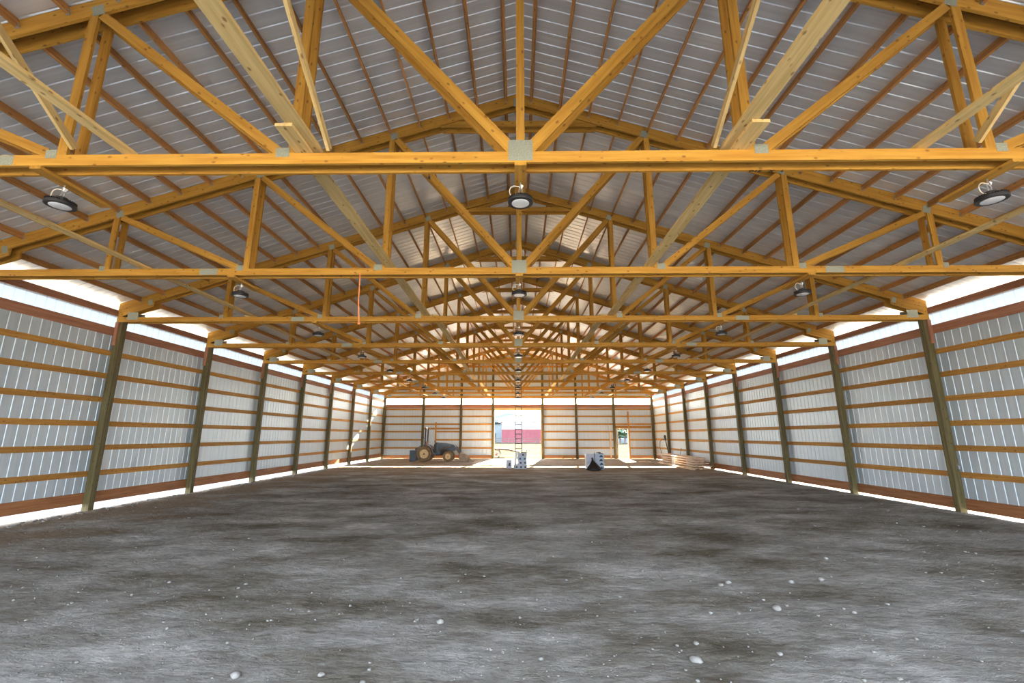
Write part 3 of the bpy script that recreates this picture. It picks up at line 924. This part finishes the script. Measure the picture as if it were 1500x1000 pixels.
# offcuts on the floor near the back right corner
for i, (x, y, a, l_) in enumerate(((8.75, 33.0, 0.2, 0.45), (9.35, 33.3, -0.5, 0.3), (10.2, 33.1, 0.7, 0.4), (10.55, 33.0, -0.2, 0.35))):
    m, L = frame((x, y, 0.03), (x + l_ * math.cos(a), y + l_ * math.sin(a), 0.03), (0, 0, 1))
    o = link('wood_offcut', board_mesh(L, 0.06, 0.10, 0, 0, M['sawn']), M['sawn'], None, m)
    tag(o, ['pale offcut on the floor straight before the narrow doorway right edge', 'pale offcut second from the narrow doorway, before the corner post', 'pale offcut under the dark pole with hose', 'pale offcut between dark pole and lumber stack'][i], 'offcut')

# ------------------------------------------------------------------ tools against the right wall
t = empty('hose_pole', (11.02, 33.3, 0), 'tall dark pole with a box head and looped hose by the right wall post', 'tool')
MB().tube([(11.05, 33.3, 0.02), (10.98, 33.4, 0.8), (10.90, 33.55, 1.62)], 0.035, 10).build('pole', M['engine'], t)
MB().box((10.89, 33.55, 1.72), (0.14, 0.14, 0.30), Matrix.Rotation(-0.06, 3, 'Y')).box((10.88, 33.55, 1.89), (0.10, 0.10, 0.05)).build('head_box', M['engine'], t)
MB().tube([(10.86, 33.5, 1.60), (10.66, 33.5, 1.62), (10.48, 33.5, 1.45), (10.45, 33.5, 1.0), (10.55, 33.45, 0.6), (10.62, 33.4, 0.25), (10.70, 33.4, 0.05)], 0.018, 8).build('hose', M['engine'], t, True)
mb = MB().tube([(11.05, 31.6, 0.05), (11.28, 31.45, 1.02)], 0.016, 8)
q = empty('shovel', (11.05, 31.6, 0), 'thin long handled shovel leaning on right wall behind the lumber stack', 'shovel')
mb.build('handle', M['engine'], q)
MB().box((11.055, 31.6, 0.16), (0.02, 0.20, 0.30), Matrix.Rotation(0.2, 3, 'Y'), 0.8).build('blade', M['engine'], q)

# back wall: leaning board and pipe, low bench
o = board('leaning_stud', (7.60, 37.22, 0.0), (7.70, 37.52, 2.15), 0.09, 0.038, M['sawn'], None, up=(1, 0, 0))
tag(o, 'pale stud leaning on the back wall left of the narrow doorway', 'board')
mb = MB().tube([(7.66, 37.40, 0.0), (7.51, 37.56, 3.25)], 0.018, 8)
tag(mb.build('leaning_pipe', M['galv']), 'thin grey pipe leaning on the back wall behind the pale stud', 'pipe')
t = empty('low_bench', (4.05, 37.2, 0), 'low wooden bench by the back wall right of the tall doorway', 'bench')
board('top', (3.52, 37.15, 0.30), (4.62, 37.15, 0.30), 0.24, 0.04, M['girt'], t, up=(0, 1, 0))
for x in (3.68, 4.46):
    board('leg', (x, 37.15, 0.0), (x, 37.15, 0.28), 0.08, 0.20, M['girt'], t, up=(1, 0, 0))
board('stretcher', (3.72, 37.15, 0.15), (4.42, 37.15, 0.15), 0.07, 0.03, M['girt'], t)
# loose boards by the left back
for i, (x, y, l_) in enumerate(((-9.3, 37.1, 1.2), (-10.9, 36.7, 0.8))):
    m, L = frame((x, y, 0.03), (x + l_, y + 0.1, 0.03), (0, 1, 0))
    o = link('loose_board', board_mesh(L, 0.16, 0.04, 0, 0, M['sawn']), M['sawn'], None, m)
    tag(o, ['pale board on the floor behind the tractor ballast box', 'pale board on the floor in the back left corner'][i], 'board')

# ------------------------------------------------------------------ tractor (faces right, +X)
TX, TYY = -6.86, 33.7
tr = empty('loader_tractor', (TX, TYY, 0), 'blue grey compact tractor with front loader and roll bar, parked facing right', 'tractor')
def wheel(x, y, R, rw, w, sgn, nl):
    m = Matrix.Translation((x, y, R)) @ Matrix.Rotation(math.pi / 2, 4, 'X')
    h = w / 2
    mb = MB().lathe([(rw, -h * 0.7), (rw * 1.15, -h), (R * 0.86, -h), (R * 0.95, -h * 0.75), (R * 0.96, 0), (R * 0.95, h * 0.75), (R * 0.86, h), (rw * 1.15, h), (rw, h * 0.7)], 32, m, True)
    for i in range(nl):
        for s in (-1, 1):
            a = 2 * math.pi * (i + (0.5 if s > 0 else 0)) / nl
            c = Vector((x + R * 0.955 * math.cos(a), y + s * h * 0.45, R + R * 0.955 * math.sin(a)))
            r3 = Matrix.Rotation(-a, 3, 'Y') @ Matrix.Rotation(s * 0.6, 3, 'X')
            mb.box(c, (R * 0.09, h * 0.95, R * 0.07), r3)
    wh = mb.build('tire', M['mud_rubber'], tr)
    f_ = -1
    MB().lathe([(rw * 0.98, -h * 0.66), (rw * 0.98, -h * 0.5), (rw * 0.75, -h * 0.25), (rw * 0.35, -h * 0.35), (rw * 0.30, -h * 0.2)], 28, Matrix.Translation((x, y, R)) @ Matrix.Rotation(math.pi / 2, 4, 'X') @ Matrix.Rotation(math.pi, 4, 'X')).build('rim', M['rim'], wh)
    mb = MB().lathe([(rw * 0.28, 0), (rw * 0.28, h * 0.35), (rw * 0.16, h * 0.5)], 16, Matrix.Translation((x, y - h * 0.2, R)) @ Matrix.Rotation(math.pi / 2, 4, 'X'))
    for i in range(6):
        a = 2 * math.pi * i / 6
        mb.box((x + rw * 0.45 * math.cos(a), y - h * 0.36, R + rw * 0.45 * math.sin(a)), (0.03, 0.03, 0.03))
    mb.build('hub', M['hub'], wh)
for s in (-1, 1):
    wheel(-6.86, TYY + s * 0.52, 0.57, 0.33, 0.30, s, 18)
    wheel(-5.12, TYY + s * 0.50, 0.385, 0.21, 0.22, s, 14)
# chassis
mb = MB().box((-6.0, TYY, 0.60), (1.7, 0.34, 0.30)).box((-6.85, TYY, 0.60), (0.5, 0.7, 0.28)).tube([(-6.86, TYY - 0.45, 0.57), (-6.86, TYY + 0.45, 0.57)], 0.08).tube([(-5.12, TYY - 0.45, 0.385), (-5.12, TYY + 0.45, 0.385)], 0.06).box((-5.12, TYY, 0.48), (0.25, 0.3, 0.2)).box((-5.55, TYY, 0.85), (0.9, 0.38, 0.3))
mb.build('chassis', M['engine'], tr)
mb = MB().prism([(-5.98, 0.86), (-5.98, 1.33), (-5.80, 1.37), (-5.30, 1.33), (-4.72, 1.19), (-4.64, 1.10), (-4.62, 0.78), (-4.80, 0.74), (-5.5, 0.92)], TYY - 0.27, TYY + 0.27)
hd = mb.build('hood', M['tractor'], tr)
MB().box((-4.63, TYY, 0.95), (0.03, 0.40, 0.28)).build('grille', M['engine'], hd)
MB().box((-4.70, TYY - 0.27, 1.08), (0.10, 0.03, 0.07)).build('headlamp', M['headlamp'], hd)
mb = MB()
for i in range(4):
    mb.box((-5.45 + 0.14 * i, TYY - 0.273, 1.05), (0.09, 0.01, 0.10))
mb.build('side_vent', M['engine'], hd)
mb = MB().prism([(-6.22, 0.66), (-6.22, 1.20), (-6.10, 1.38), (-5.97, 1.38), (-5.97, 0.66)], TYY - 0.24, TYY + 0.24)
mb.build('dashboard', M['engine'], tr)
MB().box((-5.98, TYY - 0.26, 1.27), (0.06, 0.03, 0.05)).box((-5.98, TYY - 0.26, 1.17), (0.06, 0.03, 0.05)).build('dash_lamp', M['headlamp'], tr)
mb = MB().tube([(-6.12, TYY, 1.36), (-6.20, TYY, 1.46)], 0.018)
rg = [(-6.20 + 0.03 * math.sin(2 * math.pi * i / 20), TYY + 0.17 * math.cos(2 * math.pi * i / 20), 1.46 + 0.06 * math.sin(2 * math.pi * i / 20)) for i in range(21)]
mb.tube(rg, 0.014, 6)
mb.build('steering_wheel', M['black'], tr)
mb = MB().box((-6.62, TYY, 1.04), (0.44, 0.44, 0.10)).box((-6.82, TYY, 1.26), (0.10, 0.42, 0.40), Matrix.Rotation(-0.2, 3, 'Y')).box((-6.62, TYY, 0.92), (0.3, 0.3, 0.16))
mb.build('seat', M['seat'], tr)
for s in (-1, 1):
    mb = MB()
    pts = []
    for i in range(13):
        a = math.radians(160 - 150 * i / 12)
        pts.append((-6.86 + 0.66 * math.cos(a), 0.57 + 0.66 * math.sin(a)))
    inner = [(-6.86 + (x + 6.86) * 0.95, 0.57 + (z - 0.57) * 0.95) for x, z in pts]
    for i in range(12):
        mb.prism([pts[i], pts[i + 1], inner[i + 1], inner[i]], TYY + s * 0.52 - 0.17, TYY + s * 0.52 + 0.17)
    mb.prism([pts[-1], (-6.02, 0.60), (-6.0, 0.52), (-6.25, 0.52), inner[-1]], TYY + s * 0.52 - 0.17, TYY + s * 0.52 + 0.05)
    mb.build('fender', M['fender'], tr)
    rb = MB().tube([(-6.84 , TYY + s * 0.48, 0.75), (-6.84, TYY + s * 0.48, 1.6), (-6.82, TYY + s * 0.46, 2.34), (-6.82, TYY + s * 0.38, 2.42)], 0.045, 10)
    rb.build('roll_bar', M['engine'], tr)
    # loader mast and arm
    y = TYY + s * 0.40
    mb = MB().box((-5.92, y, 0.92), (0.16, 0.08, 0.75)).box((-5.86, y, 0.66), (0.30, 0.10, 0.24))
    mb.build('loader_mast', M['tractor'], tr)
    mb = MB().bar((-5.92, y, 1.26), (-4.72, y, 1.12), 0.13, 0.07).bar((-4.76, y, 1.16), (-4.30, y, 0.66), 0.13, 0.07).bar((-4.32, y, 0.70), (-4.16, y, 0.28), 0.12, 0.07)
    mb.build('loader_arm', M['tractor'], tr)
    mb = MB().tube([(-5.86, y - 0.02, 0.80), (-4.95, y - 0.02, 1.10)], 0.035, 8).tube([(-4.72, y - 0.05, 1.05), (-4.20, y - 0.05, 0.52)], 0.028, 8)
    mb.build('hydraulic_ram', M['hub'], tr)
MB().tube([(-6.82, TYY - 0.385, 2.42), (-6.82, TYY + 0.385, 2.42)], 0.035, 10).build('roll_bar_top', M['engine'], tr)
MB().tube([(-6.84, TYY - 0.48, 1.66), (-6.98, TYY - 0.52, 1.74)], 0.012, 6).box((-7.02, TYY - 0.52, 1.76), (0.10, 0.05, 0.08)).build('side_lamp', M['black'], tr)
MB().tube([(-4.42, TYY - 0.42, 0.44), (-4.60, TYY - 0.42, 0.44)], 0.05, 8).build('red_knob', M['red'], tr)
# bucket: side plates, back, floor
mb = MB()
sh = [(-4.22, 0.62), (-4.28, 0.30), (-4.20, 0.05), (-3.50, 0.015), (-3.52, 0.05)]
for s in (-1, 1):
    mb.prism([(-4.22, 0.62), (-4.28, 0.30), (-4.20, 0.04), (-3.50, 0.02), (-3.78, 0.42)], TYY + s * 0.72 - 0.012, TYY + s * 0.72 + 0.012)
for (a, b_) in (((-4.22, 0.62), (-4.28, 0.30)), ((-4.28, 0.30), (-4.20, 0.03)), ((-4.20, 0.03), (-3.40, 0.015))):
    mb.bar((a[0], TYY, a[1]), (b_[0], TYY, b_[1]), 1.46, 0.025, (0, 1, 0))
mb.bar((-4.22, TYY, 0.62), (-4.02, TYY, 0.60), 1.46, 0.02, (0, 1, 0))
bk = mb.build('bucket', M['bucket'], tr)
mb = MB()
for i in range(6):
    mb.box((-3.34, TYY - 0.62 + 0.248 * i, 0.025), (0.20, 0.07, 0.03))
mb.build('bucket_tooth', M['bucket'], bk)
mb = MB().prism([(-7.95, 0.10), (-7.95, 0.78), (-7.50, 0.78), (-7.50, 0.05), (-7.88, 0.03)], TYY - 0.46, TYY + 0.46)
mb.box((-7.72, TYY, 0.80), (0.48, 0.96, 0.03))
mb.build('ballast_box', M['tractor'], tr)
mb = MB().bar((-7.52, TYY - 0.35, 0.42), (-7.05, TYY - 0.28, 0.48), 0.06, 0.03).bar((-7.52, TYY + 0.35, 0.42), (-7.05, TYY + 0.28, 0.48), 0.06, 0.03).tube([(-7.6, TYY, 0.95), (-7.05, TYY, 0.92)], 0.025).bar((-7.62, TYY - 0.1, 0.78), (-7.60, TYY - 0.1, 0.98), 0.05, 0.03, (1, 0, 0)).bar((-7.62, TYY + 0.1, 0.78), (-7.60, TYY + 0.1, 0.98), 0.05, 0.03, (1, 0, 0))
mb.build('hitch', M['hub'], tr)

# ------------------------------------------------------------------ outside: trailer, fence, buildings, trees, hills
t = empty('flatbed_trailer', (-1.8, 42, 0), 'flatbed trailer with red wheels parked outside the tall doorway', 'trailer')
GZ = -0.09
for s in (-1, 1):
    m = Matrix.Translation((-1.97, 42.4 + s * 0.95, GZ + 0.33)) @ Matrix.Rotation(math.pi / 2, 4, 'X')
    w_ = MB().lathe([(0.17, -0.08), (0.20, -0.10), (0.31, -0.10), (0.33, -0.06), (0.33, 0.06), (0.31, 0.10), (0.20, 0.10), (0.17, 0.08)], 28, m, True).build('wheel', M['rubber'], t)
    MB().lathe([(0.175, -0.07), (0.175, 0.08), (0.10, 0.09), (0.05, 0.09)], 24, m).build('wheel_disc', M['wheel_red'], w_)
    MB().lathe([(0.045, 0.08), (0.045, 0.13), (0.02, 0.14)], 12, m).build('hub_cap', M['black'], w_)
    pts = [(-1.97 + 0.42 * math.cos(math.radians(a)), GZ + 0.33 + 0.42 * math.sin(math.radians(a))) for a in range(10, 171, 20)]
    mb = MB()
    for i in range(len(pts) - 1):
        mb.bar((pts[i][0], 42.4 + s * 0.95, pts[i][1]), (pts[i + 1][0], 42.4 + s * 0.95, pts[i + 1][1]), 0.26, 0.02, (0, 1, 0))
    mb.build('mudguard', M['old_plank'], t)
for i in range(7):
    yy = 41.68 + 0.24 * i
    board('deck_plank', (-4.6, yy, 0.80), (-1.0, yy, 0.66), 0.22, 0.05, M['old_plank'], t, up=(0, 1, 0))
for yy in (41.7, 43.1):
    MB().bar((-4.6, yy, 0.73), (-0.95, yy, 0.58), 0.10, 0.06).bar((-0.95, yy, 0.58), (0.15, 42.4, 0.36), 0.10, 0.06).build('frame_rail', M['old_plank'], t)
MB().tube([(0.12, 42.4, GZ), (0.12, 42.4, 0.55)], 0.035).box((0.12, 42.4, GZ + 0.02), (0.2, 0.2, 0.04)).build('jack', M['galv'], t)
MB().tube([(-1.97, 41.5, GZ + 0.33), (-1.97, 43.3, GZ + 0.33)], 0.04).build('axle', M['engine'], t)

t = empty('rail_fence', (2, 98, 0), 'weathered rail fence in front of the red and white building', 'fence')
for i in range(12):
    board('fence_post', (-14 + 3.0 * i, 98, -0.15), (-14 + 3.0 * i, 98, 1.35), 0.14, 0.14, M['fence'], t, up=(1, 0, 0))
for z in (0.4, 0.8, 1.2):
    board('rail', (-14.2, 97.9, z), (19.2, 97.9, z), 0.12, 0.05, M['fence'], t)

t = empty('long_barn', (8, 122, 0), 'long white building with a red lower wall beyond the tall doorway', 'building')
MB().box((8.6, 124, 1.70), (25.6, 8, 3.56)).build('lower_wall', M['barn_red'], t)
MB().box((8.6, 124, 4.42), (25.5, 7.9, 1.9)).build('upper_wall', M['barn_white'], t)
MB().prism([(-4.4, 5.36), (21.6, 5.36), (21.6, 5.55), (-4.4, 5.55)], 119.8, 128.2).build('roof', M['barn_white'], t)
mb = MB()
for i in range(24):
    mb.box((-3.9 + i * 1.05, 119.98, 1.7), (0.06, 0.05, 3.5))
tag(mb.build('batten', M['barn_red'], t), kind='stuff')
t = empty('grey_shed', (-6, 133, 0), 'grey blue building with a slate hipped roof behind the white building', 'building')
MB().box((-6.6, 135, 2.6), (5.6, 8, 5.4)).build('wall', M['barn_grey'], t)
MB().box((-7.2, 130.95, 1.3), (1.8, 0.1, 2.4)).build('door', M['barn_roof'], t)
rf = MB()
rf.add([(-12, 130, 5.5), (5.2, 130, 5.75), (5.2, 142, 5.75), (-12, 142, 5.5), (-3.6, 136, 8.5), (0.95, 136, 8.5)], [(0, 1, 5, 4), (1, 2, 5), (2, 3, 4, 5), (3, 0, 4), (0, 3, 2, 1)])
rf.build('roof', M['barn_roof'], t)
MB().box((-8.5, 134, 5.7), (7.2, 7, 1.2), None, 0.8).build('lower_roof', M['barn_roof'], t)

def tree(x, y, h, r, lab):
    t = empty('tree', (x, y, -0.1), lab, 'tree', 'trees beyond the narrow doorway')
    MB().tube([(x, y, -0.1), (x + 0.1, y, h * 0.3), (x, y, h * 0.6)], [0.25, 0.18, 0.10], 8).build('trunk', M['bark'], t)
    mb = MB()
    for i in range(170):
        d = Vector((random.gauss(0, 1), random.gauss(0, 1), random.gauss(0, 1))).normalized() * random.uniform(0.5, 1.0)
        c = Vector((x + d.x * r, y + d.y * r, h * 0.62 + d.z * h * 0.36))
        a = random.random() * 6.28
        e = Vector((math.cos(a), math.sin(a), random.uniform(-0.6, 0.6))) * r * 0.28
        g = Vector((-math.sin(a), math.cos(a), random.uniform(-0.6, 0.6))) * r * 0.22
        mb.add([c - e, c + g, c + e, c - g], [(0, 1, 2, 3)])
    mb.build('crown', M['leaf'], t)
tree(23.5, 104, 3.6, 1.6, 'dark leafy tree seen at the left in the narrow doorway')
tree(26.5, 112, 4.4, 1.5, 'dark leafy tree seen at the right in the narrow doorway')
t = empty('far_shed', (27.5, 118, 0), 'low blue grey shed seen through the narrow doorway', 'building')
MB().box((27.0, 119, 1.1), (9, 5, 2.4)).build('wall', M['barn_grey'], t)
MB().prism([(22.2, 2.3), (31.8, 2.3), (27, 3.6)], 116.2, 121.8).build('roof', M['barn_roof'], t)

v, f = [], []
n = 60
for j, yy in enumerate((560, 700)):
    for i in range(n + 1):
        x = -420 + 840 * i / n
        h = 16 + 9 * noise.noise((x * 0.012, 1.7, 0)) + 4 * noise.noise((x * 0.05, 4.7, 0))
        v.append((x, yy, -1 if j == 0 else max(6, h)))
for i in range(n):
    f.append((i, i + 1, n + 2 + i, n + 1 + i))
tag(link('hills', mesh('hills', v, f, True), M['hill']), 'pale hazy hills on the horizon', kind='structure')

# ------------------------------------------------------------------ stones on the floor
def stone(name, x, y, r, seed, mat, sq=0.62):
    v, f = [], []
    rnd = random.Random(seed)
    n, rows = 9, 5
    a0 = rnd.random() * 6
    ex = rnd.uniform(0.75, 1.3)
    for j in range(1, rows):
        t = math.pi * j / rows
        for i in range(n):
            a = 2 * math.pi * i / n
            d = Vector((math.sin(t) * math.cos(a), math.sin(t) * math.sin(a), math.cos(t)))
            k = 1 + 0.35 * noise.noise(d * 1.4 + Vector((seed * 3.1, 0, 0)))
            v.append((r * k * (d.x * ex * math.cos(a0) - d.y * math.sin(a0)), r * k * (d.x * ex * math.sin(a0) + d.y * math.cos(a0)), r * k * d.z * sq))
    v += [(0, 0, r * sq), (0, 0, -r * sq)]
    for j in range(rows - 2):
        for i in range(n):
            i2 = (i + 1) % n
            f.append((j * n + i, (j + 1) * n + i, (j + 1) * n + i2, j * n + i2))
    tp, bt = len(v) - 2, len(v) - 1
    for i in range(n):
        f.append((tp, i, (i + 1) % n))
        f.append((bt, (rows - 2) * n + (i + 1) % n, (rows - 2) * n + i))
    return v, f
ROCKS = [(2.821, 5.425, 0.050, 'fist sized pale stone on the floor right of centre, largest there'),
 (1.477, 4.269, 0.044, 'pale stone nearest the bottom edge right of centre'),
 (-2.312, 3.995, 0.040, 'pale flat stone at the bottom edge left of centre'),
 (3.572, 6.411, 0.042, 'pale stone behind the fist sized stone, right of centre'),
 (2.703, 6.318, 0.040, 'rounded stone left of a thin upright stone, right of centre'),
 (2.569, 6.236, 0.034, 'thin upright stone beside a rounded stone, right of centre'),
 (4.007, 6.472, 0.046, 'flat pale stone right of the group behind the fist sized stone'),
 (1.607, 4.597, 0.026, 'small flat stone just behind the stone at bottom right of centre'),
 (2.242, 4.361, 0.026, 'small pale stone right of the stone at the bottom edge'),
 (2.063, 5.359, 0.028, 'small pale stone left of the fist sized stone'),
 (4.749, 7.471, 0.036, 'pale twin stone far right on the middle floor'),
 (4.176, 5.602, 0.024, 'small white pebble on bare grey ground at the right'),
 (-0.846, 5.054, 0.040, 'pointed pale stone standing on the floor left of centre'),
 (-1.627, 4.003, 0.026, 'small pale pebble at the bottom edge left of centre'),
 (3.575, 5.454, 0.024, 'small stone right of the fist sized stone, left of its twin'),
 (3.617, 5.358, 0.028, 'small stone right of the fist sized stone, nearer of a pair')]
for i, (x, y, r, lab) in enumerate(ROCKS):
    v, f = stone('rock', x, y, r, i + 1, M['rock'])
    o = link('rock', mesh('rock', v, f, True), M['rock'], None, Matrix.Translation((x, y, floor_h(x, y) + r * 0.42)))
    tag(o, lab, 'rock', 'larger stones on the floor')
mb = MB()
rnd = random.Random(11)
for i in range(3200):
    y = 3.2 + 15 * rnd.random() ** 1.7
    x = rnd.uniform(-1, 1) * min(10.8, 1.25 * y + 0.5)
    if any((x - q[0]) ** 2 + (y - q[1]) ** 2 < 0.02 for q in ROCKS): continue
    r = rnd.uniform(0.004, 0.011) if rnd.random() < 0.88 else rnd.uniform(0.011, 0.022)
    v, f = stone('g', 0, 0, r * (0.8 + 0.03 * y), i % 40, None)
    z = floor_h(x, y) + r * 0.3
    mb.add([(a + x, b_ + y, c + z) for a, b_, c in v], f)
gv = mb.build('gravel', M['rock'])
tag(gv, 'small pale stones scattered over the dirt floor', 'gravel', None, 'stuff')
# crumbly pale rubble along the foot of the left wall
mb = MB()
for i in range(420):
    y = 8 + 26 * rnd.random() ** 1.3
    x = -11.25 + abs(rnd.gauss(0, 0.28)) + 0.05
    if abs((y - Z0 + BAY / 2) % BAY - BAY / 2) < 0.2: continue
    r = rnd.uniform(0.012, 0.045)
    v, f = stone('g', 0, 0, r, i % 40, None, 0.5)
    z = floor_h(x, y) + r * 0.2
    mb.add([(a + x, b_ + y, c + z) for a, b_, c in v], f)
tag(mb.build('rubble', M['rock']), 'pale crumbly rubble along the foot of the left wall', 'rubble', None, 'stuff')
